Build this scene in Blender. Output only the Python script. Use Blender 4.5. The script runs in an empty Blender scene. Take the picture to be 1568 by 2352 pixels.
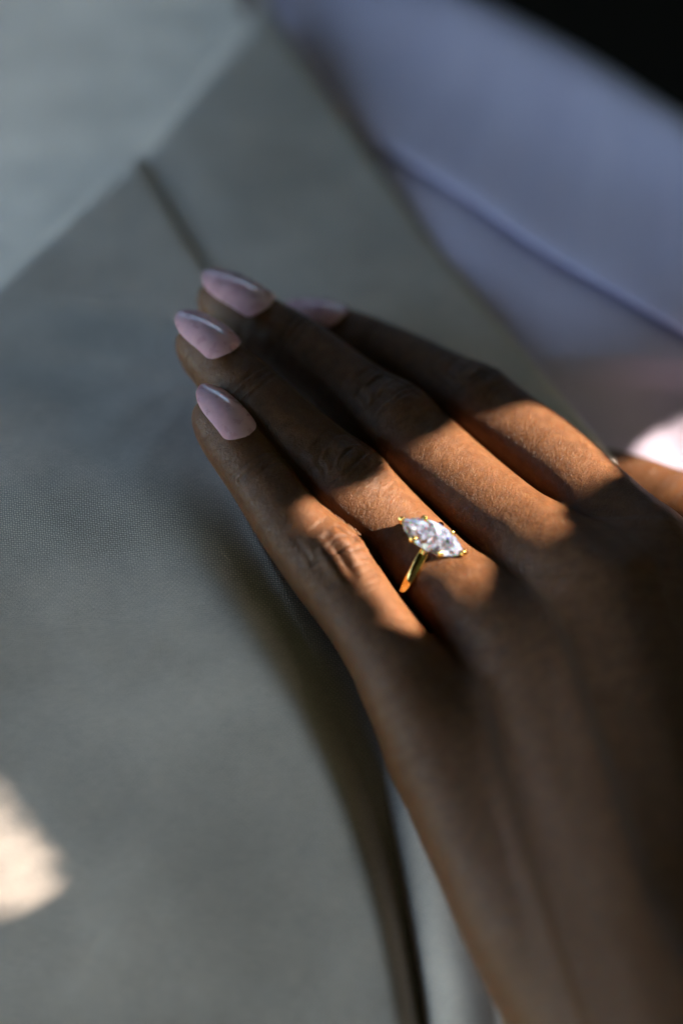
import bpy, bmesh, math, random
import numpy as np
from mathutils import Vector, Matrix
random.seed(7); rng = np.random.default_rng(7)
sc = bpy.context.scene
MM = 0.001

# ------------------------------------------------------------------ frame of reference
# The set-up is measured in millimetres in a frame whose z axis points from the ring to the lens;
# W turns that frame into the world (z up).
UP = Vector((-0.24, 0.73, 0.58)).normalized()          # gravity in the measuring frame
SUN = Vector((0.86, 0.30, 0.41)).normalized()          # direction to the sun
ys = (SUN - UP * SUN.dot(UP)).normalized()
xs = ys.cross(UP).normalized()
W = Matrix((xs, ys, UP))                                # rows: world axes
WN = np.array([list(r) for r in W])
D = 450.0                                               # lens to ring, mm
K = 210.0 / 2352.0
def V(p):                                               # measuring frame (mm) -> world (m)
    return np.asarray(p, float) @ WN.T * MM
def P(u, v, z):                                         # a measured direction and a distance -> mm
    u = np.asarray(u, float); v = np.asarray(v, float); z = np.asarray(z, float)
    s = K * (D - z) / D
    return np.stack(np.broadcast_arrays((u - 784) * s, (1176 - v) * s, z), -1)

# ------------------------------------------------------------------ camera, sky, sun, exposure
cam = bpy.data.cameras.new('camera'); co = bpy.data.objects.new('camera', cam)
sc.collection.objects.link(co); sc.camera = co
m3 = W.to_4x4(); m3.translation = Vector(V((0, 0, D)))
co.matrix_world = m3
cam.sensor_fit = 'VERTICAL'; cam.sensor_height = 36; cam.lens = 36 * D / 210.0
cam.clip_start = 0.01; cam.clip_end = 1000
cam.dof.use_dof = True; cam.dof.focus_distance = (D + 2) * MM; cam.dof.aperture_fstop = 2.7
cam.dof.aperture_blades = 0
EL = math.asin(SUN.dot(UP)); ROT = 0.0
w = bpy.data.worlds.new('World'); sc.world = w; w.use_nodes = True
nt = w.node_tree; bg = nt.nodes['Background']
sky = nt.nodes.new('ShaderNodeTexSky'); sky.sky_type = 'NISHITA'; sky.sun_disc = False
sky.sun_elevation = EL; sky.sun_rotation = ROT; sky.air_density = 1.15; sky.dust_density = 0.4; sky.ozone_density = 1.0
nt.links.new(sky.outputs[0], bg.inputs[0]); bg.inputs[1].default_value = 0.15
sl = bpy.data.lights.new('sun', 'SUN'); so = bpy.data.objects.new('sun', sl); sc.collection.objects.link(so)
sl.energy = 4.8; sl.angle = math.radians(0.53); sl.color = (1.0, 0.88, 0.74)
so.rotation_euler = Vector(V(SUN)).to_track_quat('Z', 'Y').to_euler()
sc.view_settings.view_transform = 'Standard'; sc.view_settings.look = 'None'
sc.view_settings.exposure = 2.97; sc.view_settings.gamma = 1
cy = sc.cycles
cy.use_denoising = True; cy.max_bounces = 14; cy.transmission_bounces = 12; cy.glossy_bounces = 8
cy.caustics_refractive = True; cy.caustics_reflective = True; cy.blur_glossy = 0.2; cy.sample_clamp_indirect = 30

# ------------------------------------------------------------------ helpers
def link(o, parent=None):
    sc.collection.objects.link(o)
    if parent is not None: o.parent = parent
    return o
def thing(name, label, cat, at):
    o = bpy.data.objects.new(name, None); link(o); o.location = V(at)
    o.empty_display_size = 0.01
    o['label'] = label; o['category'] = cat
    return o
def mesh(name, pts, faces, mat, parent=None, smooth=True, mm=True):
    """pts in mm of the measuring frame; stored relative to the parent's base."""
    pts = V(pts)
    if parent is not None: pts = pts - np.array(parent.location)
    me = bpy.data.meshes.new(name)
    if isinstance(faces, np.ndarray) and faces.ndim == 2:
        n, k = faces.shape
        me.vertices.add(len(pts)); me.vertices.foreach_set('co', pts.astype(np.float32).ravel())
        me.loops.add(n * k); me.loops.foreach_set('vertex_index', faces.astype(np.int32).ravel())
        me.polygons.add(n); me.polygons.foreach_set('loop_start', np.arange(0, n * k, k, dtype=np.int32))
        me.update(calc_edges=True); me.validate()
    else:
        me.from_pydata([tuple(p) for p in pts], [], [tuple(int(i) for i in f) for f in faces]); me.update()
    if smooth: me.polygons.foreach_set('use_smooth', np.ones(len(me.polygons), bool))
    me.materials.append(mat)
    return link(bpy.data.objects.new(name, me), parent)
def grid_faces(nr, nc, wrap=False):
    i = np.arange(nr - 1)[:, None]; j = np.arange(nc if wrap else nc - 1)[None, :]
    a = i * nc + j; b = i * nc + (j + 1) % nc
    return np.stack([a, b, b + nc, a + nc], -1).reshape(-1, 4)
def pl(x, xp, fp): return np.interp(x, xp, fp)
def smooth1(x, xp, fp):                                  # soft interpolation through measured values
    t = np.arange(-900, 3600, 10.); k = np.exp(-(np.arange(-40, 41) / 13.) ** 2); k /= k.sum()
    f = np.interp(t, xp, fp); f = np.convolve(np.pad(f, 40, 'edge'), k, 'valid')
    return np.interp(np.asarray(x, float), t, f)
def polydist(u, v, poly):
    """signed distance (px units) to an open polyline, positive on its left when walking with v down"""
    best = np.full(np.broadcast(u, v).shape, 1e9); sg = np.ones_like(best)
    for (x0, y0), (x1, y1) in zip(poly[:-1], poly[1:]):
        dx, dy = x1 - x0, y1 - y0; L2 = dx * dx + dy * dy
        t = np.clip(((u - x0) * dx + (v - y0) * dy) / L2, 0, 1)
        d = np.hypot(u - x0 - t * dx, v - y0 - t * dy)
        s = np.sign(dx * (v - y0) - dy * (u - x0))
        m = d < best; best = np.where(m, d, best); sg = np.where(m, s, sg)
    return best * sg
def spline(pts, n):
    pts = np.asarray(pts, float); e = np.vstack([2 * pts[0] - pts[1], pts, 2 * pts[-1] - pts[-2]])
    out = []
    m = len(pts) - 1
    for t in np.linspace(0, m, n):
        i = min(int(t), m - 1); f = t - i
        a, b, c, d = e[i], e[i + 1], e[i + 2], e[i + 3]
        out.append(.5 * (2 * b + (c - a) * f + (2 * a - 5 * b + 4 * c - d) * f * f + (3 * b - a - 3 * c + d) * f ** 3))
    return np.array(out)
class NT:
    def __init__(s, name):
        s.m = bpy.data.materials.new(name); s.m.use_nodes = True; s.t = s.m.node_tree
        s.b = s.t.nodes['Principled BSDF']; s.out = s.t.nodes['Material Output']
    def n(s, typ, **kw):
        nd = s.t.nodes.new(typ)
        for k, v in kw.items():
            if k.startswith('i_'): nd.inputs[k[2:].replace('_', ' ')].default_value = v
            else: setattr(nd, k, v)
        return nd
    def l(s, a, b): s.t.links.new(a, b)
    def math(s, op, a, b=None, c=None):
        nd = s.n('ShaderNodeMath', operation=op)
        for i, x in enumerate((a, b, c)):
            if x is None: continue
            if isinstance(x, (int, float)): nd.inputs[i].default_value = x
            else: s.l(x, nd.inputs[i])
        return nd.outputs[0]
    def ramp(s, fac, stops):
        nd = s.n('ShaderNodeValToRGB'); cr = nd.color_ramp
        while len(cr.elements) < len(stops): cr.elements.new(.5)
        for e, (p, c) in zip(cr.elements, stops): e.position = p; e.color = (*c, 1)
        s.l(fac, nd.inputs[0]); return nd.outputs[0]

# ------------------------------------------------------------------ materials
def cloth_material(name, dark, light, pitch, bump, sheen=.25, weave_contrast=1.0):
    """plain weave: warp and weft threads crossing in a checker, on the piece's own cut coordinates (mm)"""
    M = NT(name); at = M.n('ShaderNodeAttribute', attribute_name='cut')
    wob = M.n('ShaderNodeTexNoise', i_Scale=.35, i_Detail=3.0); M.l(at.outputs['Vector'], wob.inputs['Vector'])
    mx = M.n('ShaderNodeVectorMath', operation='MULTIPLY_ADD')
    M.l(wob.outputs['Color'], mx.inputs[0]); mx.inputs[1].default_value = (.8, .8, 0); M.l(at.outputs['Vector'], mx.inputs[2])
    sp = M.n('ShaderNodeSeparateXYZ'); M.l(mx.outputs[0], sp.inputs[0])
    k = math.pi / pitch
    sx = M.math('SINE', M.math('MULTIPLY', sp.outputs[0], k)); sy = M.math('SINE', M.math('MULTIPLY', sp.outputs[1], k))
    cx = M.math('ABSOLUTE', sx); cyy = M.math('ABSOLUTE', sy)
    over = M.math('MULTIPLY_ADD', M.math('MULTIPLY', M.math('SIGN', sx), M.math('SIGN', sy)), .5, .5)
    h1 = M.math('MULTIPLY', M.math('POWER', cx, .6), M.math('POWER', cyy, 1.0))
    hgt = M.math('MULTIPLY', h1, M.math('MULTIPLY_ADD', over, .35, .65))
    slub = M.n('ShaderNodeTexNoise', i_Scale=1.6, i_Detail=4.0)
    mp = M.n('ShaderNodeVectorMath', operation='MULTIPLY'); M.l(at.outputs['Vector'], mp.inputs[0]); mp.inputs[1].default_value = (.25, 1.0, 1)
    M.l(mp.outputs[0], slub.inputs['Vector'])
    big = M.n('ShaderNodeTexNoise', i_Scale=.045, i_Detail=3.0); M.l(at.outputs['Vector'], big.inputs['Vector'])
    f = M.math('ADD', M.math('MULTIPLY', hgt, .75 * weave_contrast),
               M.math('ADD', M.math('MULTIPLY_ADD', slub.outputs[0], .25, .12), M.math('MULTIPLY_ADD', big.outputs[0], .5, -.25)))
    M.l(M.ramp(f, [(.12, dark), (.95, light)]), M.b.inputs['Base Color'])
    M.b.inputs['Roughness'].default_value = .85; M.b.inputs['Specular IOR Level'].default_value = .2
    M.b.inputs['Sheen Weight'].default_value = sheen; M.b.inputs['Sheen Roughness'].default_value = .4
    bp = M.n('ShaderNodeBump', i_Strength=bump, i_Distance=.00016); M.l(hgt, bp.inputs['Height'])
    b2 = M.n('ShaderNodeBump', i_Strength=.5, i_Distance=.0012); M.l(big.outputs[0], b2.inputs['Height'])
    M.l(b2.outputs[0], bp.inputs['Normal']); M.l(bp.outputs[0], M.b.inputs['Normal'])
    return M.m
SUIT = cloth_material('suiting', (.20, .177, .160), (.97, .825, .735), .48, 1.0)
SHIRT = cloth_material('shirting', (.54, .46, .63), (.96, .83, .99), .30, .6, sheen=.1, weave_contrast=.7)

def skin_material():
    M = NT('brown_skin'); at = M.n('ShaderNodeAttribute', attribute_name='along')
    dep = M.n('ShaderNodeAttribute', attribute_name='crease')
    geo = M.n('ShaderNodeTexCoord')
    def tex(scl, typ='ShaderNodeTexVoronoi', src=at.outputs['Vector'], **kw):
        mp = M.n('ShaderNodeVectorMath', operation='MULTIPLY'); M.l(src, mp.inputs[0]); mp.inputs[1].default_value = scl
        nd = M.n(typ, **kw); M.l(mp.outputs[0], nd.inputs['Vector']); return nd
    warp = tex((.5, .5, 3), 'ShaderNodeTexNoise', i_Detail=3.0)
    wv = M.n('ShaderNodeVectorMath', operation='MULTIPLY_ADD'); M.l(warp.outputs['Color'], wv.inputs[0])
    wv.inputs[1].default_value = (1.6, 1.6, 0); M.l(at.outputs['Vector'], wv.inputs[2])
    v1 = tex((1.45, .52, 3), src=wv.outputs[0], feature='DISTANCE_TO_EDGE', i_Scale=1.0)
    v2 = tex((2.6, 1.9, 3), src=wv.outputs[0], feature='DISTANCE_TO_EDGE', i_Scale=1.0)
    n1 = tex((.09, .09, 2), 'ShaderNodeTexNoise', i_Detail=4.0)
    n2 = tex((.55, .55, 2), 'ShaderNodeTexNoise', i_Detail=5.0)
    c1 = M.math('SMOOTH_MIN', v1.outputs['Distance'], .22, .1); c2 = M.math('SMOOTH_MIN', v2.outputs['Distance'], .2, .1)
    col = M.ramp(M.math('ADD', M.math('MULTIPLY', n1.outputs[0], .6), M.math('MULTIPLY', n2.outputs[0], .4)),
                 [(.28, (.060, .023, .009)), (.52, (.097, .040, .0155)), (.76, (.134, .063, .027))])
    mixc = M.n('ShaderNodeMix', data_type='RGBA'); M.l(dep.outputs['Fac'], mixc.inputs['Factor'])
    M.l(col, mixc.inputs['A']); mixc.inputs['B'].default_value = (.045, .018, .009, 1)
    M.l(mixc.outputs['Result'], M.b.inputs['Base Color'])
    M.b.subsurface_method = 'RANDOM_WALK'
    M.b.inputs['Subsurface Weight'].default_value = .55
    M.b.inputs['Subsurface Radius'].default_value = (1.0, .36, .18); M.b.inputs['Subsurface Scale'].default_value = .0016
    M.b.inputs['Specular IOR Level'].default_value = .2
    M.l(M.math('MULTIPLY_ADD', n2.outputs[0], .2, .27), M.b.inputs['Roughness'])
    b1 = M.n('ShaderNodeBump', i_Strength=.65, i_Distance=.0005); M.l(c1, b1.inputs['Height'])
    b2 = M.n('ShaderNodeBump', i_Strength=.4, i_Distance=.0003); M.l(c2, b2.inputs['Height']); M.l(b1.outputs[0], b2.inputs['Normal'])
    M.l(b2.outputs[0], M.b.inputs['Normal'])
    return M.m
SKIN = skin_material()
def simple(name, col, rough, metal=0, **kw):
    M = NT(name); b = M.b
    tc = M.n('ShaderNodeTexCoord'); nz = M.n('ShaderNodeTexNoise', i_Scale=kw.pop('grain', 400.0), i_Detail=4.0)
    M.l(tc.outputs['Object'], nz.inputs['Vector'])
    M.l(M.ramp(nz.outputs[0], [(.3, tuple(c * .88 for c in col)), (.7, tuple(min(1, c * 1.08) for c in col))]), b.inputs['Base Color'])
    M.l(M.math('MULTIPLY_ADD', nz.outputs[0], .08, rough - .04), b.inputs['Roughness'])
    b.inputs['Metallic'].default_value = metal
    for k, v in kw.items(): b.inputs[k.replace('_', ' ')].default_value = v
    return M.m
NAIL = simple('pearl_pink_polish', (.58, .335, .39), .28, Specular_IOR_Level=.7, Coat_Weight=1.0, Coat_Roughness=.06, Coat_IOR=1.55, Sheen_Weight=.0,
              Subsurface_Weight=.2, Subsurface_Scale=.001)
GOLD = simple('yellow_gold', (.95, .60, .18), .12, 1.0)
BLACK = simple('black_backing', (.004, .004, .004), .9, Specular_IOR_Level=.1)
BLOCKER_GREEN = simple('blocker_green', (.035, .055, .02), .55, grain=60.0)
BLOCKER_DARK = simple('blocker_dark', (.025, .024, .023), .9, grain=40.0)
BLOCKER_BROWN = simple('blocker_brown', (.09, .07, .05), .9, grain=120.0)
def diamond_material():
    M = NT('diamond'); mix = None
    for c, ior in (((1, .0, .0), 2.40), ((0, 1, 0), 2.42), ((0, 0, 1), 2.45)):
        g = M.n('ShaderNodeBsdfGlass', i_IOR=ior, i_Roughness=.0); g.inputs['Color'].default_value = (*c, 1)
        if mix is None: mix = g.outputs[0]
        else:
            a = M.n('ShaderNodeAddShader'); M.l(mix, a.inputs[0]); M.l(g.outputs[0], a.inputs[1]); mix = a.outputs[0]
    tc = M.n('ShaderNodeTexCoord'); vo = M.n('ShaderNodeTexVoronoi', i_Scale=1050.0); M.l(tc.outputs['Object'], vo.inputs['Vector'])
    ge = M.n('ShaderNodeNewGeometry'); ma = M.n('ShaderNodeVectorMath', operation='MULTIPLY_ADD'); M.l(vo.outputs['Color'], ma.inputs[0])
    ma.inputs[1].default_value = (1.3, 1.3, 1.3); ma.inputs[2].default_value = (-.65, -.65, -.65)
    ad = M.n('ShaderNodeVectorMath', operation='ADD'); M.l(ma.outputs[0], ad.inputs[0]); M.l(ge.outputs['Normal'], ad.inputs[1])
    no = M.n('ShaderNodeVectorMath', operation='NORMALIZE'); M.l(ad.outputs[0], no.inputs[0])
    sep = M.n('ShaderNodeSeparateColor'); M.l(vo.outputs['Color'], sep.inputs[0])
    df = M.n('ShaderNodeBsdfDiffuse'); df.inputs['Color'].default_value = (.60, .70, 1.0, 1); M.l(no.outputs[0], df.inputs['Normal'])
    mx = M.n('ShaderNodeMixShader'); M.l(mix, mx.inputs[1]); M.l(df.outputs[0], mx.inputs[2])
    M.l(M.math('MULTIPLY_ADD', M.math('POWER', sep.outputs[0], 1.6), .28, .06), mx.inputs[0])       # pale blue diffuse cells painted in for the stone's inner reflections; others stay clearer
    gl = M.n('ShaderNodeBsdfGlossy', i_Roughness=.10); M.l(no.outputs[0], gl.inputs['Normal']); m2 = M.n('ShaderNodeMixShader'); m2.inputs[0].default_value = .2
    M.l(mx.outputs[0], m2.inputs[1]); M.l(gl.outputs[0], m2.inputs[2]); mx = m2
    M.l(mx.outputs[0], M.out.inputs['Surface']); return M.m
DIAMOND = diamond_material()

# ------------------------------------------------------------------ the hand: one continuous skin
# u, v, z of the bone line and the flesh radius (mm), fingertip to knuckle
FINGERS = {
 'little': [(487,958,-9,4.3),(522,1000,-7.5,5.9),(600,1106,-4,6.5),(668,1205,-1,7.1),(752,1302,1,8.5),(845,1432,6,8.2),(940,1578,11,9.2),(1030,1730,12,11)],
 'ring':   [(452,792,-18,4.6),(492,828,-16,6.2),(585,918,-12,7.1),(688,1013,-10,7.5),(793,1117,-9,9.1),(905,1222,-6,8.5),(985,1300,-3,8.7),(1080,1390,2,9.4),(1240,1560,11,11)],
 'middle': [(500,690,-30,4.6),(548,720,-28,6.4),(680,803,-25,7.3),(790,888,-22,7.7),(900,978,-18,9.3),(1028,1087,-13,8.9),(1130,1175,-8,9.0),(1235,1264,-2,9.6),(1390,1400,8,11)],
 'index':  [(700,742,-39,4.6),(775,768,-37,6.0),(868,808,-33,6.7),(975,863,-29,7.3),(1085,932,-25,8.8),(1200,1012,-20,8.8),(1300,1090,-15,8.7),(1385,1180,-10,8.8),(1475,1285,-4,10.3)],
}
META = {
 'little': [(1030,1730,12,11),(1120,1920,19,11.5),(1215,2110,27,12.3),(1320,2290,32,13.5),(1500,2600,42,15)],
 'ring':   [(1240,1560,11,11),(1330,1800,24,11),(1400,2020,33,12),(1470,2210,38,13.5),(1640,2560,48,16)],
 'middle': [(1390,1400,8,11),(1460,1640,21,11),(1520,1880,30,12),(1570,2120,36,13.5),(1760,2500,46,16)],
 'index':  [(1475,1285,-4,10.3),(1575,1500,10,11),(1630,1770,20,12),(1670,2040,28,13.5),(1860,2420,38,16)],
}
THUMB = [(1290,1100,-42,7),(1370,1118,-38,8.8),(1505,1168,-30,9.6),(1640,1258,-22,10.6),(1760,1620,-8,12),(1760,1960,14,15)]
ND0 = {'little': (.26,.50,.83), 'ring': (.24,.52,.82), 'middle': (.24,.56,.80), 'index': (.25,.62,.74)}
def chain(ctrl, n):
    c = np.array([[*P(u, v, z), r] for u, v, z, r in ctrl]); return spline(c, n)
H = 0.5
lo = np.array([-40., -125., -62.]); hi = np.array([92., 52., 66.])
nx, ny, nz_ = [int(q) for q in np.ceil((hi - lo) / H)]
ax_ = [lo[i] + H * np.arange(n) for i, n in enumerate((nx, ny, nz_))]
def empty_field(): return np.full((nx, ny, nz_), 20., np.float32)
def smin(a, b, k):
    h = np.maximum(k - np.abs(a - b), 0) / k
    return np.minimum(a, b) - h * h * k * .25
def add_chain(F, ch, k, margin=None):
    margin = margin or (k + 2.5)
    for a, b in zip(ch[:-1], ch[1:]):
        R = max(a[3], b[3]) + margin
        i0 = np.clip(np.floor((np.minimum(a[:3], b[:3]) - R - lo) / H).astype(int), 0, (nx, ny, nz_))
        i1 = np.clip(np.ceil((np.maximum(a[:3], b[:3]) + R - lo) / H).astype(int) + 1, 0, (nx, ny, nz_))
        if np.any(i1 <= i0): continue
        X = ax_[0][i0[0]:i1[0], None, None].astype(np.float32); Y = ax_[1][None, i0[1]:i1[1], None].astype(np.float32); Z = ax_[2][None, None, i0[2]:i1[2]].astype(np.float32)
        d = (b[:3] - a[:3]).astype(np.float32); L2 = float(d @ d) + 1e-9
        t = np.clip(((X - a[0]) * d[0] + (Y - a[1]) * d[1] + (Z - a[2]) * d[2]) / L2, 0, 1)
        q = np.sqrt((X - a[0] - t * d[0]) ** 2 + (Y - a[1] - t * d[1]) ** 2 + (Z - a[2] - t * d[2]) ** 2) - (a[3] + t * (b[3] - a[3]))
        s = F[i0[0]:i1[0], i0[1]:i1[1], i0[2]:i1[2]]
        s[...] = smin(s, q, k) if k > .01 else np.minimum(s, q)
FCH = {}
F = empty_field()
for nm, ctrl in FINGERS.items():
    ch = chain(ctrl, 34); FCH[nm] = ch
    f1 = empty_field(); add_chain(f1, ch, .5)
    pi = 4                                              # knuckle cap on the back of the middle joint
    c = np.array([*P(*ctrl[pi][:3]), ctrl[pi][3]]); n = np.array(ND0[nm]); n = n / np.linalg.norm(n)
    add_chain(f1, np.array([[*(c[:3] + n * 1.7), c[3] - 1.1], [*(c[:3] + n * 1.7 + .1), c[3] - 1.1]]), 2.5)
    F = smin(F, f1, .7)
Pm = empty_field()
MCH = {}
for nm, ctrl in META.items():
    ch = chain(ctrl, 16); MCH[nm] = ch
    # start a little into the finger so that the webs form
    pre = np.array([[*P(*FINGERS[nm][-2][:3]), FINGERS[nm][-2][3] * .78]])
    q_ = empty_field(); cc = np.vstack([pre, ch]); cc[:, 3] += 1.1; add_chain(q_, cc, .4); Pm = smin(Pm, q_, 7.5)
names = list(META)
for a, b in zip(names[:-1], names[1:]):                 # flesh between the long bones and the webs
    mid = (MCH[a] + MCH[b]) / 2; mid[:, 3] -= 1.6; mid[:, 2] -= 1.0
    q_ = empty_field(); mm_ = mid.copy(); mm_[:, 3] += .8; add_chain(q_, mm_, .4); Pm = smin(Pm, q_, 7.5)
    web = np.array([(P(*FINGERS[a][-2][:3]) + P(*FINGERS[b][-2][:3])) / 2 - [0, 0, 3.5]])[0]
    m0 = mid[0]; e = m0[:3] * .45 + web * .55
    add_chain(Pm, np.array([[*e, 5.2], [*m0[:3], 8.0]]), 5)
q_ = empty_field(); add_chain(q_, chain(THUMB, 30), .4); Pm = smin(Pm, q_, 4.0); del q_
F = smin(F, Pm, 4.0)
def surface_nets(F):
    s = F < 0
    c = np.zeros((nx - 1, ny - 1, nz_ - 1), np.int8)
    for i in (0, 1):
        for j in (0, 1):
            for k in (0, 1): c += s[i:nx - 1 + i, j:ny - 1 + j, k:nz_ - 1 + k]
    act = (c > 0) & (c < 8); idx = np.argwhere(act)
    acc = np.zeros((len(idx), 3)); cnt = np.zeros(len(idx))
    cor = [(i, j, k) for i in (0, 1) for j in (0, 1) for k in (0, 1)]
    val = {q: F[idx[:, 0] + q[0], idx[:, 1] + q[1], idx[:, 2] + q[2]] for q in cor}
    for a in cor:
        for d in range(3):
            if a[d] == 0:
                b = list(a); b[d] = 1; b = tuple(b)
                va, vb = val[a], val[b]; m = (va < 0) != (vb < 0)
                t = np.where(m, va / np.where(m, va - vb, 1), 0)
                p = np.array(a)[None] + t[:, None] * (np.array(b) - np.array(a))[None]
                acc += np.where(m[:, None], p, 0); cnt += m
    pts = lo + H * (idx + acc / cnt[:, None])
    num = np.full(act.shape, -1, np.int32); num[act] = np.arange(len(idx))
    fs = []
    for d in range(3):
        e1, e2 = [(1, 2), (2, 0), (0, 1)][d]
        sl0 = [slice(None)] * 3; sl1 = [slice(None)] * 3
        sl0[d] = slice(0, -1); sl1[d] = slice(1, None)
        cr = s[tuple(sl0)] != s[tuple(sl1)]
        g = np.argwhere(cr); sh = np.array(act.shape)
        g = g[(g[:, e1] > 0) & (g[:, e2] > 0) & (g[:, e1] < sh[e1]) & (g[:, e2] < sh[e2])]
        ins = s[g[:, 0], g[:, 1], g[:, 2]]
        def cell(o1, o2):
            q = g.copy(); q[:, e1] += o1; q[:, e2] += o2; return num[q[:, 0], q[:, 1], q[:, 2]]
        q = np.stack([cell(-1, -1), cell(0, -1), cell(0, 0), cell(-1, 0)], 1)
        q = np.where(ins[:, None], q, q[:, ::-1]); fs.append(q)
    fs = np.vstack(fs); return pts, fs[(fs >= 0).all(1)]
hp, hf = surface_nets(F)
del F, Pm
def lap(p, f, it, lam=.5):
    e = np.vstack([f[:, [0, 1]], f[:, [1, 2]], f[:, [2, 3]], f[:, [3, 0]]]); n = len(p)
    cnt = np.bincount(e.ravel(), minlength=n).astype(float)
    for _ in range(it):
        q = np.stack([np.bincount(e[:, 0], p[e[:, 1], d], n) + np.bincount(e[:, 1], p[e[:, 0], d], n) for d in range(3)], 1)
        p = p + lam * (q / np.maximum(cnt, 1)[:, None] - p)
    return p
hp = lap(hp, hf, 3)
def vnormals(p, f):
    n = np.cross(p[f[:, 2]] - p[f[:, 0]], p[f[:, 3]] - p[f[:, 1]]); o = np.zeros_like(p)
    for k in range(4):
        for d in range(3): o[:, d] += np.bincount(f[:, k], n[:, d], len(p))
    return o / np.maximum(np.linalg.norm(o, axis=1), 1e-9)[:, None]
hn = vnormals(hp, hf)
# coordinates along and round each finger
best = np.full(len(hp), 1e9); along = np.zeros((len(hp), 3)); tp = np.zeros(len(hp)); fidx = np.zeros(len(hp), int)
TPIP = {}; TDIP = {}
for fi, nm in enumerate(names):
    ch = np.vstack([FCH[nm], chain(META[nm], 48)[1:]]); L = np.r_[0, np.cumsum(np.linalg.norm(np.diff(ch[:, :3], axis=0), axis=1))]
    cp = P(*FINGERS[nm][4][:3]); TPIP[nm] = L[np.argmin(np.linalg.norm(ch[:, :3] - cp, axis=1))]
    cd = P(*FINGERS[nm][2][:3]); TDIP[nm] = L[np.argmin(np.linalg.norm(ch[:, :3] - cd, axis=1))]
    nd = np.array(ND0[nm])
    for i in range(len(ch) - 1):
        a, b = ch[i], ch[i + 1]; d = b[:3] - a[:3]; l2 = d @ d
        t = np.clip(((hp - a[:3]) @ d) / l2, 0, 1); c = a[:3] + t[:, None] * d
        r = a[3] + t * (b[3] - a[3]); dist = np.linalg.norm(hp - c, axis=1) - r
        m = dist < best
        if not m.any(): continue
        best[m] = dist[m]
        A = d / math.sqrt(l2); N = nd - A * (nd @ A); N /= np.linalg.norm(N); B = np.cross(A, N)
        q = hp[m] - c[m]; ang = np.arctan2(q @ B, q @ N)
        along[m, 0] = L[i] + t[m] * math.sqrt(l2); along[m, 1] = ang * r[m]; along[m, 2] = fi * 7.3; fidx[m] = fi
def wnoise(t, x, sc_, seed):
    r = np.random.default_rng(seed); o = 0
    for k in range(5):
        a, b, c = r.normal(size=2) * sc_, r.uniform(0, 6.28), 1
        o = o + np.sin(a[0] * t + a[1] * x + b)
    return o / 5
tend = np.zeros(len(hp)); disp = np.zeros(len(hp)); crease = np.zeros(len(hp))
for fi, nm in enumerate(names):
    m = fidx == fi; t = along[m, 0]; x = along[m, 1]
    dt = t - TPIP[nm]; wob = wnoise(t, x, .5, fi) * .6
    mask = np.exp(-(x / 7.5) ** 4)
    g = np.zeros(m.sum())
    rr = np.hypot(dt, x * .85) + wob
    for r0, dd in ((2.6, .30), (4.1, .26), (5.6, .24), (7.2, .20), (9.0, .14), (11, .09)):   # arcs on the fingertip side
        g -= dd * np.exp(-((rr - r0) / .42) ** 2) * (1 / (1 + np.exp((dt + .3) * 2.5)))
    for k in range(9):                                                              # cross folds on the hand side
        t0 = .6 + 1.35 * k; dd = .34 * math.exp(-k / 5)
        g -= dd * np.exp(-((dt + wob * 1.3 + .03 * x * x * (.3) - t0) / .40) ** 2) * np.clip(.75 + wnoise(t, x, .9, 40 + fi * 9 + k), .1, 1)
    for x0 in (-3.1, -.4, 2.3):                                                     # short lengthwise folds that break them up
        g -= .10 * np.exp(-((x - x0 + wob) / .45) ** 2) * np.exp(-((dt - .8) / 2.6) ** 2)
    ddp = t - TDIP[nm]
    for t0 in (-1.6, 0., 1.5):
        g -= .16 * np.exp(-((ddp + wob - t0) / .38) ** 2)
    g *= mask * 1.45
    if nm == 'little':                                                              # the deep fold beside the little finger's joint
        ln = np.exp(-((dt - 2.0) / 5.0) ** 4)
        g -= 1.7 * np.exp(-((x - 1.0) / 1.25) ** 2) * ln
        g += .8 * np.exp(-((x - 3.6) / 1.3) ** 2) * ln
    far = np.clip((dt - 26) / 22, 0, 1); far = far * far * (3 - 2 * far)                # extensor tendons and hollows on the back of the hand
    tend[m] = far * (.55 * np.exp(-((x + .8 * wnoise(t, 0 * x, .08, 70 + fi)) / 3.2) ** 2) + .22 * wnoise(t, x, .30, 80 + fi))
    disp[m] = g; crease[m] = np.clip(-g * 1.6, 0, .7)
    # the mouth of the knuckle skin on the hand: faint crosshatch
def lap_s(a, f, it):
    e = np.vstack([f[:, [0, 1]], f[:, [1, 2]], f[:, [2, 3]], f[:, [3, 0]]]); n = len(a); cnt = np.bincount(e.ravel(), minlength=n)
    for _ in range(it): a = .3 * a + .7 * (np.bincount(e[:, 0], a[e[:, 1]], n) + np.bincount(e[:, 1], a[e[:, 0]], n)) / np.maximum(cnt, 1)
    return a
disp += lap_s(tend, hf, 30); along[:, 0] = lap_s(along[:, 0], hf, 10)
hp = hp + hn * disp[:, None]
hand = thing('hand', 'brown hand with four long pink nails lying on the pale grey lapel', 'hand', P(1400, 2100, 10))
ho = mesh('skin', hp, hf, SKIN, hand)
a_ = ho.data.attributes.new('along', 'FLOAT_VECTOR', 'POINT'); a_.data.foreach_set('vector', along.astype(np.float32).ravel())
a_ = ho.data.attributes.new('crease', 'FLOAT', 'POINT'); a_.data.foreach_set('value', crease.astype(np.float32))

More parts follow.
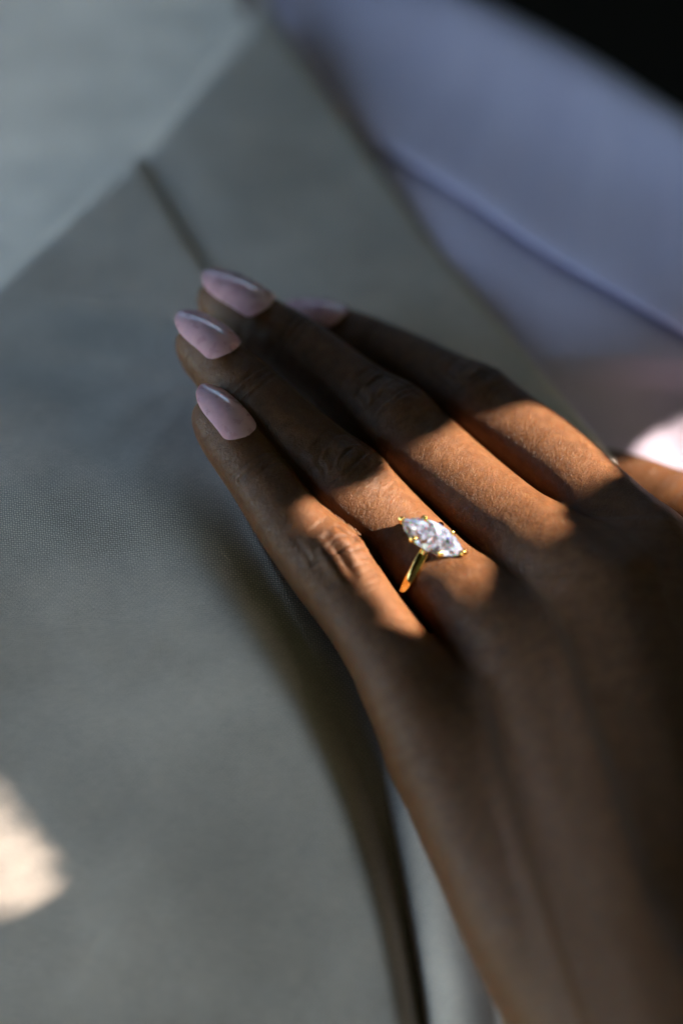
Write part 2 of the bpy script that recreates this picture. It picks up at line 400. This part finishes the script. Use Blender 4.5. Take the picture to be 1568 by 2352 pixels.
# ------------------------------------------------------------------ fingernails
NAILS = {  # cuticle u,v ; tip u,v ; dz of the tip ; half width mm ; finger
 'little': ((563,990), (460,878), 4.25), 'ring': ((535,790), (418,695), 4.8),
 'middle': ((612,690), (464,620), 5.0), 'index': ((778,722), (658,684), 4.5)}
RIMS = []
def nail(nm):
    ch = FCH[nm]; (cu, cv), (tu, tv), hw0 = NAILS[nm]
    ctrl = FINGERS[nm]
    z0 = ctrl[1][2] + .80 * ctrl[1][3] * .8; 
    c0 = P(*ctrl[2][:3]) * .42 + P(*ctrl[1][:3]) * .58
    nd = np.array(ND0[nm]); nd /= np.linalg.norm(nd)
    tipc = P(*ctrl[0][:3])
    A = tipc - c0; A /= np.linalg.norm(A)
    N = nd - A * (nd @ A); N /= np.linalg.norm(N)
    r1 = ctrl[1][3]
    pc = P(cu, cv, c0[2] + r1 * .8); base = c0 + A * ((pc - c0) @ A) - A * 1.2
    def top(q):
        rel = hp - q; al = rel @ A; la = rel @ np.cross(A, N); h = rel @ N
        m = (np.abs(al) < .8) & (np.abs(la) < .8) & (h > 0) & (h < 14); return h[m].max() if m.any() else r1
    h0, h1 = top(base), top(base + A * 5.0)
    A = A * 5.0 + N * (h1 - h0) * .75; A /= np.linalg.norm(A); N = N - A * (N @ A); N /= np.linalg.norm(N)
    base = base + N * (h0 + .38)
    pt = P(tu, tv, base[2] - 3); Ln = np.hypot(*(pt - base)[:2]) / max(np.hypot(A[0], A[1]), .3)
    B = np.cross(A, N); Rn = hw0 * 1.25
    ns, nw = 40, 21; pts = []
    for i in range(ns):
        s = i / (ns - 1)
        hw = hw0 * min(1, math.sqrt(max(0, 1 - (1 - s / .17) ** 2)) if s < .17 else 1)
        if s > .42:
            q = (s - .42) / .58; hw *= (1 - q ** 2.3) ** .62 if q < 1 else 0
        hw = max(hw, .12)
        h = .75 * math.sin(math.pi * min(1, s * 1.05)) - 1.9 * s ** 2.2 - .3 * (1 - s) ** 6
        for j in range(nw):
            th = (j / (nw - 1) * 2 - 1) * hw / Rn
            pts.append(base + A * (s * Ln) + B * (Rn * math.sin(th)) + N * (h + Rn * (math.cos(th) - 1)))
    pts = np.array(pts); n0 = len(pts)
    f = grid_faces(ns, nw)
    o = mesh('fingernail', pts, f, NAIL, hand)
    q = pts.reshape(ns, nw, 3)
    RIMS.append(np.vstack([q[1:22, 0], q[1:22, -1], q[0]]))
    so_ = o.modifiers.new('thickness', 'SOLIDIFY'); so_.thickness = .0006; so_.offset = 1
    bv = o.modifiers.new('round', 'BEVEL'); bv.width = .0003; bv.segments = 2; bv.limit_method = 'ANGLE'
    o.modifiers.new('smooth', 'SUBSURF').render_levels = 1
    return o
for nm in names: nail(nm)
fold = np.zeros(len(hp))                                # the soft fold of skin round each nail
for R_ in RIMS:
    c_ = R_.mean(0); near = np.where(np.linalg.norm(hp - c_, axis=1) < 14)[0]
    dd_ = np.linalg.norm(hp[near][:, None] - R_[None], axis=2).min(1)
    fold[near] += .22 * np.exp(-(dd_ / .85) ** 2)
ho.data.vertices.foreach_set('co', (V(hp + hn * fold[:, None]) - np.array(hand.location)).astype(np.float32).ravel()); ho.data.update()

# ------------------------------------------------------------------ the ring
RN = np.array((.20, .50, .84)); RN /= np.linalg.norm(RN)
head = P(992, 1233, 6.5)
AX = np.array((.88, -.47, .07)); AX = AX - RN * (AX @ RN); AX /= np.linalg.norm(AX)
SD = np.cross(AX, RN)
ringo = thing('ring', 'gold ring with a pointed oval diamond worn on the finger', 'ring', head - RN * 12.5)
ctr = head - RN * 12.2
def tube(path, rad, seg=10, closed=False, flat=None):
    path = np.asarray(path); n = len(path); pts = []
    for i in range(n):
        t = path[(i + 1) % n] - path[i - 1] if closed else path[min(i + 1, n - 1)] - path[max(i - 1, 0)]
        t /= np.linalg.norm(t); a = np.array(flat) if flat is not None else np.array((0, 0, 1.)) if abs(t[2]) < .9 else np.array((1., 0, 0))
        a = a - t * (a @ t); a /= np.linalg.norm(a); b = np.cross(t, a)
        r = rad(i / (n - 1)) if callable(rad) else rad
        ra, rb = r if isinstance(r, tuple) else (r, r)
        for k in range(seg):
            q = 2 * math.pi * k / seg; pts.append(path[i] + a * ra * math.cos(q) + b * rb * math.sin(q))
    pts = np.array(pts); f = grid_faces(n, seg, True).tolist()
    if closed: f += [[(n - 1) * seg + k, (n - 1) * seg + (k + 1) % seg, (k + 1) % seg, k] for k in range(seg)]
    else: f += [list(range(seg))[::-1], [(n - 1) * seg + k for k in range(seg)]]
    return pts, f
def join(parts):
    P_, F_ = [], []; o = 0
    for p, f in parts:
        P_.append(p); F_ += [[i + o for i in q] for q in f]; o += len(p)
    return np.vstack(P_), F_
RB = 9.7
band = [ctr + RB * (RN * math.cos(q) + SD * math.sin(q)) for q in np.linspace(0, 2 * math.pi, 96, endpoint=False)]
mesh('band', *tube(band, (1.15, .75), 14, True, AX), GOLD, ringo)
LM, WM = 7.2, 3.6
def marq(s, h, n=24, off=0.):
    """a marquise outline: two arcs meeting in points"""
    R = (LM * LM + WM * WM) / (2 * WM); a0 = math.asin(LM / R); out = []
    for i in range(n):
        q = (i + off) / n * 2; side = 1 if q < 1 else -1; q = q % 1
        a = (-1 + 2 * q) * a0 * side
        out.append(head + s * (AX * R * math.sin(a) + SD * side * (R * math.cos(a) - R + WM)) + RN * h)
    return out
def hull(name, pts, mat, parent):
    bm = bmesh.new()
    for p in pts: bm.verts.new(tuple(V(p) - np.array(parent.location)))
    bmesh.ops.convex_hull(bm, input=bm.verts)
    bmesh.ops.recalc_face_normals(bm, faces=bm.faces)
    me = bpy.data.meshes.new(name); bm.to_mesh(me); bm.free(); me.materials.append(mat)
    return link(bpy.data.objects.new(name, me), parent)
gem = marq(.56, 1.5, 8) + marq(.80, .95, 8, .5) + marq(1, .08, 16) + marq(1, -.08, 16) + marq(.66, -1.25, 8, .5) + marq(.33, -2.2, 8) + \
      [head + AX * 1.3 - RN * 2.9, head - AX * 1.3 - RN * 2.9]
hull('diamond', gem, DIAMOND, ringo)
low = [head - RN * 2.3 + AX * 2.6 * math.cos(q) + SD * 1.5 * math.sin(q) for q in np.linspace(0, 2 * math.pi, 28, endpoint=False)]
mesh('gallery', *tube(low, .38, 8, True), GOLD, ringo)
def claw(p_g, p_b, r=.55):
    inw = (head + RN * .4 - p_g); inw /= np.linalg.norm(inw)
    path = spline([p_b, (p_b + p_g) / 2 - inw * .25, p_g - inw * .18, p_g + RN * .55 + inw * .15, p_g + RN * .75 + inw * .55], 14)
    pts, f = tube(path, lambda t: r * (1.0 if t < .85 else 1.15 - .5 * (t - .85) / .15), 8)
    return mesh('prong', pts, f, GOLD, ringo)
for a, s in ((1, 0), (-1, 0), (.45, 1), (-.45, 1), (.45, -1), (-.45, -1)):
    if s == 0: claw(head + AX * a * LM * 1.0, head + AX * a * 2.4 - RN * 2.3)
    else: claw(head + AX * a * LM + SD * s * WM * .80, head + AX * a * 3.2 + SD * s * 1.3 - RN * 2.3)
for s in (1, -1):
    sh = [head - RN * 2.3 + SD * s * 1.0, head - RN * 2.75 + SD * s * 2.2, ctr + RB * (RN * math.cos(.42) + SD * s * math.sin(.42))]
    mesh('shoulder', *tube(spline(sh, 10), lambda t: (.75 + .2 * t, .5 + .2 * t), 10, False, AX), GOLD, ringo)

# ------------------------------------------------------------------ clothes
def sheet(name, U, Vv, Z, mat, parent, thick=1.2, warp=None, groove=None, crease_dir=0.):
    """a cloth panel from a grid of measured directions and distances; 'cut' holds its flat pattern coordinates in mm"""
    pts = P(U, Vv, Z); nr, nc = U.shape
    flat = pts.reshape(-1, 3)
    o = mesh(name, flat, grid_faces(nr, nc), mat, parent)
    # pattern coordinates: arc length over the sheet
    du = np.linalg.norm(np.diff(pts, axis=1), axis=2); dv = np.linalg.norm(np.diff(pts, axis=0), axis=2)
    ca, sa = math.cos(crease_dir), math.sin(crease_dir)
    a = pts[..., 0]; mid = nc // 2
    b = np.r_[0, np.cumsum(dv[:, mid])][:, None] + 0 * a
    cut = np.stack([a * ca - b * sa, a * sa + b * ca, 0 * a], -1)
    at = o.data.attributes.new('cut', 'FLOAT_VECTOR', 'POINT'); at.data.foreach_set('vector', cut.astype(np.float32).ravel())
    s = o.modifiers.new('thickness', 'SOLIDIFY'); s.thickness = thick * MM; s.offset = 0
    return o
JV = [-400, -200, 0, 300, 650, 900, 1150, 1400, 1700, 2000, 2400, 2700]
JZ = [-190, -152, -118, -86, -52, -27, -3, 8, 15, 19, 20, 18]
PATHV = [900, 1100, 1250, 1400, 1600, 1800, 2000, 2200, 2450]; PATHU = [430, 512, 596, 670, 762, 845, 908, 952, 990]
def z_jacket(u, v):
    z = smooth1(v, JV, JZ) - .014 * 90 * np.log1p(np.exp((u - 520) / 90)) * np.clip((1500 - v) / 500, 0, 1)
    pr = np.hypot(u - 500, v - 880); pa = np.arctan2(v - 880, u - 500)
    z = z + .13 * np.sin(pa * 13 + pr / 90) * np.exp(-((pr - 170) / 130) ** 2) * np.clip((430 - u) / 120, 0, 1)      # pulls in the cloth at the fingertips
    dep = smooth1(v, [1000, 1150, 1300, 1500, 1800, 2100, 2450], [0, 3, 6.5, 7.5, 8, 9, 9.5])
    d = u - smooth1(v, PATHV, PATHU)
    val = np.where(d < 0, np.exp(-(np.abs(d) / smooth1(v, [1000, 1300, 1600, 2000, 2450], [150, 100, 52, 36, 30])) ** 2), 1.0)
    z = z - dep * val
    z = z - .05 * np.clip(d, 0, 260) * np.clip((1780 - v) / 300, 0, 1) * np.clip((v - 1020) / 150, 0, 1)   # slides away under the little finger
    z = z + .7 * np.sin(u / 210 + v / 330) + .6 * np.sin(v / 140 - u / 260) * np.clip(1 - np.abs(v - 1300) / 1500, 0, 1)
    return z
E1 = [(560, -150), (612, 0), (480, 170), (400, 265), (315, 365), (150, 510), (0, 650), (-330, 950)]
E2 = [(500, -150), (600, 0), (760, 232), (1000, 570), (1180, 790), (1340, 980), (1500, 1180), (1650, 1390)]
SEAM = [(300, 340), (315, 365), (395, 500), (462, 615), (560, 700), (640, 735)]
jacket = thing('suit_jacket', 'pale grey woven suit jacket with wide lapel under the hand', 'jacket', P(500, 1500, -20))
vv = np.linspace(-140, 2480, 440)
uL = np.interp(vv, [p[1] for p in E1], [p[0] for p in E1]); uR = np.interp(vv, [p[1] for p in E2], [p[0] for p in E2])
ker = np.ones(5) / 5
uL[4:-4] = np.convolve(uL, ker, 'same')[4:-4]; uR[4:-4] = np.convolve(uR, ker, 'same')[4:-4]
uR = np.maximum(uR, uL + 6)
uR = np.minimum(uR, 1650)
nc = 300
tt = np.linspace(0, 1, nc)[None, :]
# denser columns at the rims
tt = tt + .0 * tt
U = uL[:, None] + (uR - uL)[:, None] * tt; Vg = vv[:, None] + 0 * U
Z = z_jacket(U, Vg)
def rim(d, wd): return np.sqrt(np.clip(1 - (1 - np.clip(d / wd, 0, 1)) ** 2, 0, 1))
dl = (U - uL[:, None]) * .7; dr = (uR[:, None] - U) * .7
Z = Z - 2.4 * (1 - rim(dl, 30)) - 2.2 * (1 - rim(dr, 22))
ds = polydist(U, Vg, SEAM); ds = np.where(Vg > 740, 999, ds); low_ = np.clip(.5 - ds / 8, 0, 1); low_ = low_ * low_ * (3 - 2 * low_)
Z = Z - 1.3 * low_ * np.exp(-(ds / 90) ** 2) - .8 * np.exp(-((ds + 5) / 6) ** 2)      # the gorge seam: the collar lies a little lower than the lapel
lap_o = sheet('lapel', U, Vg, Z, SUIT, jacket, 1.4, crease_dir=.12)
# shoulder and front beneath the lapel
vs = np.linspace(-200, 1250, 150)[:, None]; us = np.linspace(-420, 560, 150)[None, :]
Us = us + 0 * vs; Vs = vs + 0 * us
dE = polydist(Us, Vs, E1[::-1])
dd = np.clip(-dE if False else np.abs(dE) * np.where((Us < np.interp(Vs, [p[1] for p in E1], [p[0] for p in E1])), 1, -1), -400, 900)
Zs = z_jacket(np.clip(Us, 0, 900), Vs) - 5 - .075 * np.clip(np.interp(Vs, [p[1] for p in E1], [p[0] for p in E1]) - Us, 0, None) - .004 * np.clip(dd, -300, 0) + 3 * np.sin(Us / 190 + Vs / 260)
sheet('front', Us, Vs, Zs, SUIT, jacket, 1.4, crease_dir=-.5)
# the panel that folds over beside the hand
EV = [1350, 1580, 1760, 1950, 2150, 2352, 2600]; EU = [735, 800, 850, 902, 946, 980, 1015]
v2 = np.linspace(1360, 2560, 200)[:, None]; q2 = np.linspace(0, 1, 90)[None, :] ** 1.6
u0 = smooth1(v2, EV, EU); U2 = u0 + 620 * q2; V2 = v2 + 0 * q2
d2 = U2 - u0
Z2 = smooth1(v2, [1300, 1550, 1700, 1900, 2150, 2500], [-12, -4, 4, 10, 14, 17]) + .026 * d2 - 5.0 * (1 - rim(d2, 34)) + 2.5 * np.sin(np.clip(d2, 0, 160) / 160 * math.pi)
sheet('facing', U2, V2, Z2, SUIT, jacket, 1.2, crease_dir=.3)
# a sleeve edge at the lower left
RV = [1500, 1700, 1800, 1930, 2050, 2170, 2352, 2600]; RU = [-120, -30, 20, 95, 165, 262, 415, 620]
v3 = np.linspace(1480, 2560, 160)[:, None]; q3 = np.linspace(0, 1, 90)[None, :] ** 1.6
u3 = smooth1(v3, RV, RU); U3 = u3 - 640 * q3; V3 = v3 + 0 * q3; d3 = u3 - U3
Z3 = z_jacket(u3, V3) - .3 + 2.2 * np.clip(d3 / 130, 0, 1) ** 2 * (3 - 2 * np.clip(d3 / 130, 0, 1)) - .12 * d3 + .8 * np.sin(d3 / 70 + v3 / 120) * np.clip(d3 / 80, 0, 1)
sheet('sleeve_edge', U3, V3, Z3, SUIT, jacket, 1.2, crease_dir=-.7)

shirt = thing('dress_shirt', 'lavender blue dress shirt with folded collar beside the lapel', 'shirt', P(1300, 700, -90))
u4 = np.linspace(560, 1800, 130)[None, :]; top4 = np.interp(u4, [560, 700, 884, 1230, 1568, 1800], [-60, 60, 265, 480, 670, 800])
V4 = top4 + (1640 - top4) * np.linspace(0, 1, 130)[:, None]; U4 = u4 + 0 * V4
def z_shirt(u, v):
    return .026 * (u - 900) * np.clip((900 - v) / 300, 0, 1) + smooth1(v, JV, JZ) - 10 - 13 * np.clip((v - 820) / 250, 0, 1) - .012 * (u - 900) + 1.6 * np.sin(u / 120 + v / 90) * np.clip((v - 500) / 400, 0, 1) + 1.2 * np.sin(v / 75 - u / 200)
dC = np.abs(polydist(U4, V4, [(884, 340), (980, 398), (1100, 474), (1230, 565), (1400, 665), (1568, 762), (1800, 900)]))
sheet('shirt_front', U4, V4, z_shirt(U4, V4) - 3.6 * np.exp(-dC / 26), SHIRT, shirt, .6, crease_dir=.5)
C1 = spline([(640, -330), (840, -140), (1145, 20), (1345, 124), (1555, 254), (1790, 407)], 140)
C2 = spline([(612, 30), (700, 138), (795, 258), (862, 325), (896, 347), (980, 398), (1100, 474), (1230, 565), (1400, 665), (1568, 762), (1800, 900)], 140)
q5 = np.linspace(0, 1, 90)[None, :]
U5 = C1[:, :1] * (1 - q5) + C2[:, :1] * q5; V5 = C1[:, 1:2] * (1 - q5) + C2[:, 1:2] * q5
Lw = np.hypot(C1[:, :1] - C2[:, :1], C1[:, 1:2] - C2[:, 1:2])
Z5 = z_shirt(U5, V5) + 2.2 - 1.6 * (1 - rim((1 - q5) * Lw, 60)) - 6 * (1 - rim(q5 * Lw, 60)) + 1.4 * np.sin(U5 / 160 - V5 / 110) - 4 * np.clip((np.interp(V5, [p[1] for p in E2], [p[0] for p in E2]) + 25 - U5) / 70, 0, 1)
sheet('collar', U5, V5, Z5, SHIRT, shirt, .5, crease_dir=.5)

# ------------------------------------------------------------------ what lies behind
bu = np.linspace(-4200, 3600, 24)[None, :]; bv_ = np.linspace(-4000, 5200, 24)[:, None]
bz = -260 - 20 * np.cos(bu / 1500) + 0 * bv_
bo = mesh('backdrop', P(bu + 0 * bv_, bv_ + 0 * bu, bz).reshape(-1, 3), grid_faces(24, 24), BLACK); bo['kind'] = 'structure'  # black sheet added for the dark corner, widened to block light from behind

# ------------------------------------------------------------------ added leaf screen, unseen beside the lens, with gaps shaped to dapple the sunlight
SN = np.array(SUN); T1 = np.cross((0, 0, 1.), SN); T1 /= np.linalg.norm(T1); T2 = np.cross(SN, T1)
GAPS = [
 [(8,-33),(9,-22),(7.5,-15),(3,-4),(3.2,2),(4,7.5),(1,8.2),(-4,8.5),(-12,9.4),(-22,11.2),(-27,11.5),(-28,11),(-26.5,7),(-22,1.5),(-18,-6),(-14,-14),(-11,-24),(-10.5,-29.5),(-6,-32.5),(4,-35)],
 [(-9.5,-42),(-26,-40),(-28,-60),(-24,-84),(-6,-84),(-6,-75),(-9.5,-67),(-12.5,-61),(-11,-56)],
 [(-24,49.5),(-41,50),(-51.5,50.5),(-52.8,53),(-51,57),(-47,64),(-22,66)],
 [(-54,61.5),(-54.5,59),(-57,58.2),(-58.2,59),(-58,62)],
]
def inside(p, poly):
    x, y = p[:, 0], p[:, 1]; r = np.zeros(len(p), bool)
    for (x0, y0), (x1, y1) in zip(poly, poly[1:] + poly[:1]):
        c = ((y0 > y) != (y1 > y)) & (x < (x1 - x0) * (y - y0) / ((y1 - y0) or 1e-9) + x0); r ^= c
    return r
def in_gap(p):
    r = np.zeros(len(p), bool)
    for g in GAPS: r |= inside(p, g)
    return r
SHL = 400.0
LEAFV = np.array([(-.5, 0, 0), (-.22, .2, .03), (.12, .24, .03), (.5, 0, -.05), (.12, -.24, .03), (-.22, -.2, .03), (-.22, 0, 0), (.12, 0, -.02)])
LEAFF = [(0, 6, 1), (6, 7, 2, 1), (7, 3, 2), (0, 5, 6), (5, 4, 7, 6), (4, 3, 7)]
lp, lf, nl = [], [], 0
def leaves(pitch, length, spread, zone, tilt, span=(-190, 260, -190, 190), hole=None):
    global nl
    A, B = np.meshgrid(np.arange(span[0], span[1], pitch), np.arange(span[2], span[3], pitch)); c = np.stack([A.ravel(), B.ravel()], 1)
    if hole is not None: c = c[~((c[:, 0] > hole[0]) & (c[:, 0] < hole[1]) & (c[:, 1] > hole[2]) & (c[:, 1] < hole[3]))]
    if zone:
        ok = np.zeros(len(c), bool)
        for a in np.linspace(0, 2 * math.pi, 12, endpoint=False):
            ok |= in_gap(c + zone * np.array((math.cos(a), math.sin(a))))
        c = c[ok | in_gap(c)]
    c = c + rng.uniform(-.45, .45, c.shape) * pitch
    n = len(c); a = rng.uniform(0, 6.283, n); ln = length * rng.uniform(.8, 1.2, n)
    tx = rng.uniform(-tilt, tilt, n); ty = rng.uniform(-tilt, tilt, n)
    L = LEAFV[None] * ln[:, None, None]
    x, y, z = L[..., 0], L[..., 1] * 1.5, L[..., 2]
    z2 = z + x * np.sin(tx)[:, None] + y * np.sin(ty)[:, None]; x = x * np.cos(tx)[:, None]; y = y * np.cos(ty)[:, None]
    X = x * np.cos(a)[:, None] - y * np.sin(a)[:, None] + c[:, :1]; Y = x * np.sin(a)[:, None] + y * np.cos(a)[:, None] + c[:, 1:]
    bad = np.zeros(n, bool)
    for k in range(8): bad |= in_gap(np.stack([X[:, k], Y[:, k]], 1))
    for k in range(6):
        bad |= in_gap(np.stack([(X[:, k] + X[:, (k + 1) % 6]) / 2, (Y[:, k] + Y[:, (k + 1) % 6]) / 2], 1))
    zz = z2 + SHL + rng.uniform(0, spread, n)[:, None]
    pts = X[..., None] * T1 + Y[..., None] * T2 + zz[..., None] * SN
    for q in pts[~bad]:
        lp.append(q); lf.extend([[i + nl for i in f] for f in LEAFF]); nl += 8
for _ in range(6): leaves(8.0, 18, 30, 0, .45)
for _ in range(3): leaves(17.0, 38, 60, 0, .6, (-420, 760, -760, 820), (-175, 245, -175, 175))
for _ in range(3): leaves(2.6, 7.5, 12, 14, .4)
for _ in range(2): leaves(1.4, 3.6, 8, 6, .3)
def dimming_leaves(gap, pitch, length, keep):                # loose leaves added farther out to dim the sun through two gaps
    global nl
    g = np.array(gap); a0, b0 = g.min(0); a1, b1 = g.max(0)
    A, B = np.meshgrid(np.arange(a0 - 4, a1 + 4, pitch), np.arange(b0 - 4, b1 + 4, pitch))
    for a, b in zip(A.ravel(), B.ravel()):
        if rng.random() > keep: continue
        a, b = a + rng.uniform(-.5, .5) * pitch, b + rng.uniform(-.5, .5) * pitch
        q = rng.uniform(0, 6.28); d = SHL + rng.uniform(650, 1000); L = LEAFV * length * rng.uniform(.8, 1.2)
        x = L[:, 0] * math.cos(q) - L[:, 1] * math.sin(q) + a; y = L[:, 0] * math.sin(q) + L[:, 1] * math.cos(q) + b
        lp.append(x[:, None] * T1 + y[:, None] * T2 + (L[:, 2] + d)[:, None] * SN); lf.extend([[i + nl for i in f] for f in LEAFF]); nl += 8
dimming_leaves([(-9, -60), (-26, -60), (-22, -84), (-8, -84)], 3.6, 6.0, .8); dimming_leaves(GAPS[2], 3.6, 6.0, .95)
dimming_leaves([(-9, -60), (-26, -60), (-22, -84), (-8, -84)], 3.6, 6.0, .6); dimming_leaves(GAPS[2], 3.6, 6.0, .35)
sun_blocker_at = -190 * T1 - 60 * T2 + (SHL + 45) * SN
sun_blocker = thing('sun_blocker', 'unseen screen of dark leaves added to shape the sun patches', 'sun_blocker', sun_blocker_at)
fo = mesh('blocker_leaves', np.vstack(lp), lf, BLOCKER_GREEN, sun_blocker, smooth=False); fo['kind'] = 'stuff'
upv = np.array(UP)
root = sun_blocker_at - upv * 900
mesh('blocker_trunk', *tube(spline([root, sun_blocker_at - upv * 500 + 20 * T2, sun_blocker_at - upv * 160 - 15 * T2, sun_blocker_at], 20), lambda t: 16 - 7 * t, 10), BLOCKER_BROWN, sun_blocker)
for k, (a, b) in enumerate(((-60, 110), (20, -120), (120, -95), (150, 30), (60, 120))):
    q = a * T1 + b * T2 + (SHL + 38) * SN
    mesh('blocker_branch', *tube(spline([sun_blocker_at, (sun_blocker_at * .55 + q * .45) + SN * 12 - T2 * (18 if b < 0 else -60), q], 12), lambda t: 7.5 - 6 * t, 8), BLOCKER_BROWN, sun_blocker)

# ------------------------------------------------------------------ added unseen cover overhead: only low sky from the left reaches the hand
LX = np.array((-1., 0, 0)); LX = LX - upv * (LX @ upv); LX /= np.linalg.norm(LX); LC = np.cross(LX, upv)
LC = LC if LC[2] > 0 else -LC
AWH = 700.
skyb = thing('sky_blocker', 'unseen dark sheet on posts added overhead to block the sky', 'sky_blocker', upv * AWH)
ga = np.linspace(-1500, AWL := 760, 30)[:, None]; gb = np.linspace(-900, 1600, 40)[None, :]
gh = AWH + 12 * np.cos(gb / 2500 * 6.283 * 5) + 0 * ga
cv_ = (ga[..., None] + 0 * gb[..., None]) * LX + (gb[..., None] + 0 * ga[..., None]) * LC + gh[..., None] * upv
co_ = mesh('blocker_sheet', cv_.reshape(-1, 3), grid_faces(30, 40), BLOCKER_GREEN, skyb)
sm_ = co_.modifiers.new('thickness', 'SOLIDIFY'); sm_.thickness = .002
for x_, y_ in ((-1480, -880), (-1480, 1580), (740, 1580), (740, -880)):
    p_ = LX * x_ + LC * y_
    mesh('blocker_pole', *tube(np.array([p_ + upv * (AWH - 14), p_ - upv * 900]), 14, 10), BLOCKER_BROWN, skyb)

# an unseen dark slab added behind the lens to block the low sky
wl = thing('horizon_blocker', 'unseen dark slab added behind the camera to block the low sky', 'horizon_blocker', LX * -600 + LC * 900 - upv * 900)
q_ = [LX * a + LC * b + upv * c for c in (-900, 640) for a, b in ((-1900, 900), (740, 900), (740, 1020), (-1900, 1020))]
mesh('blocker_slab', np.array(q_), [(0, 1, 5, 4), (1, 2, 6, 5), (2, 3, 7, 6), (3, 0, 4, 7), (4, 5, 6, 7), (3, 2, 1, 0)], BLOCKER_DARK, wl, smooth=False)
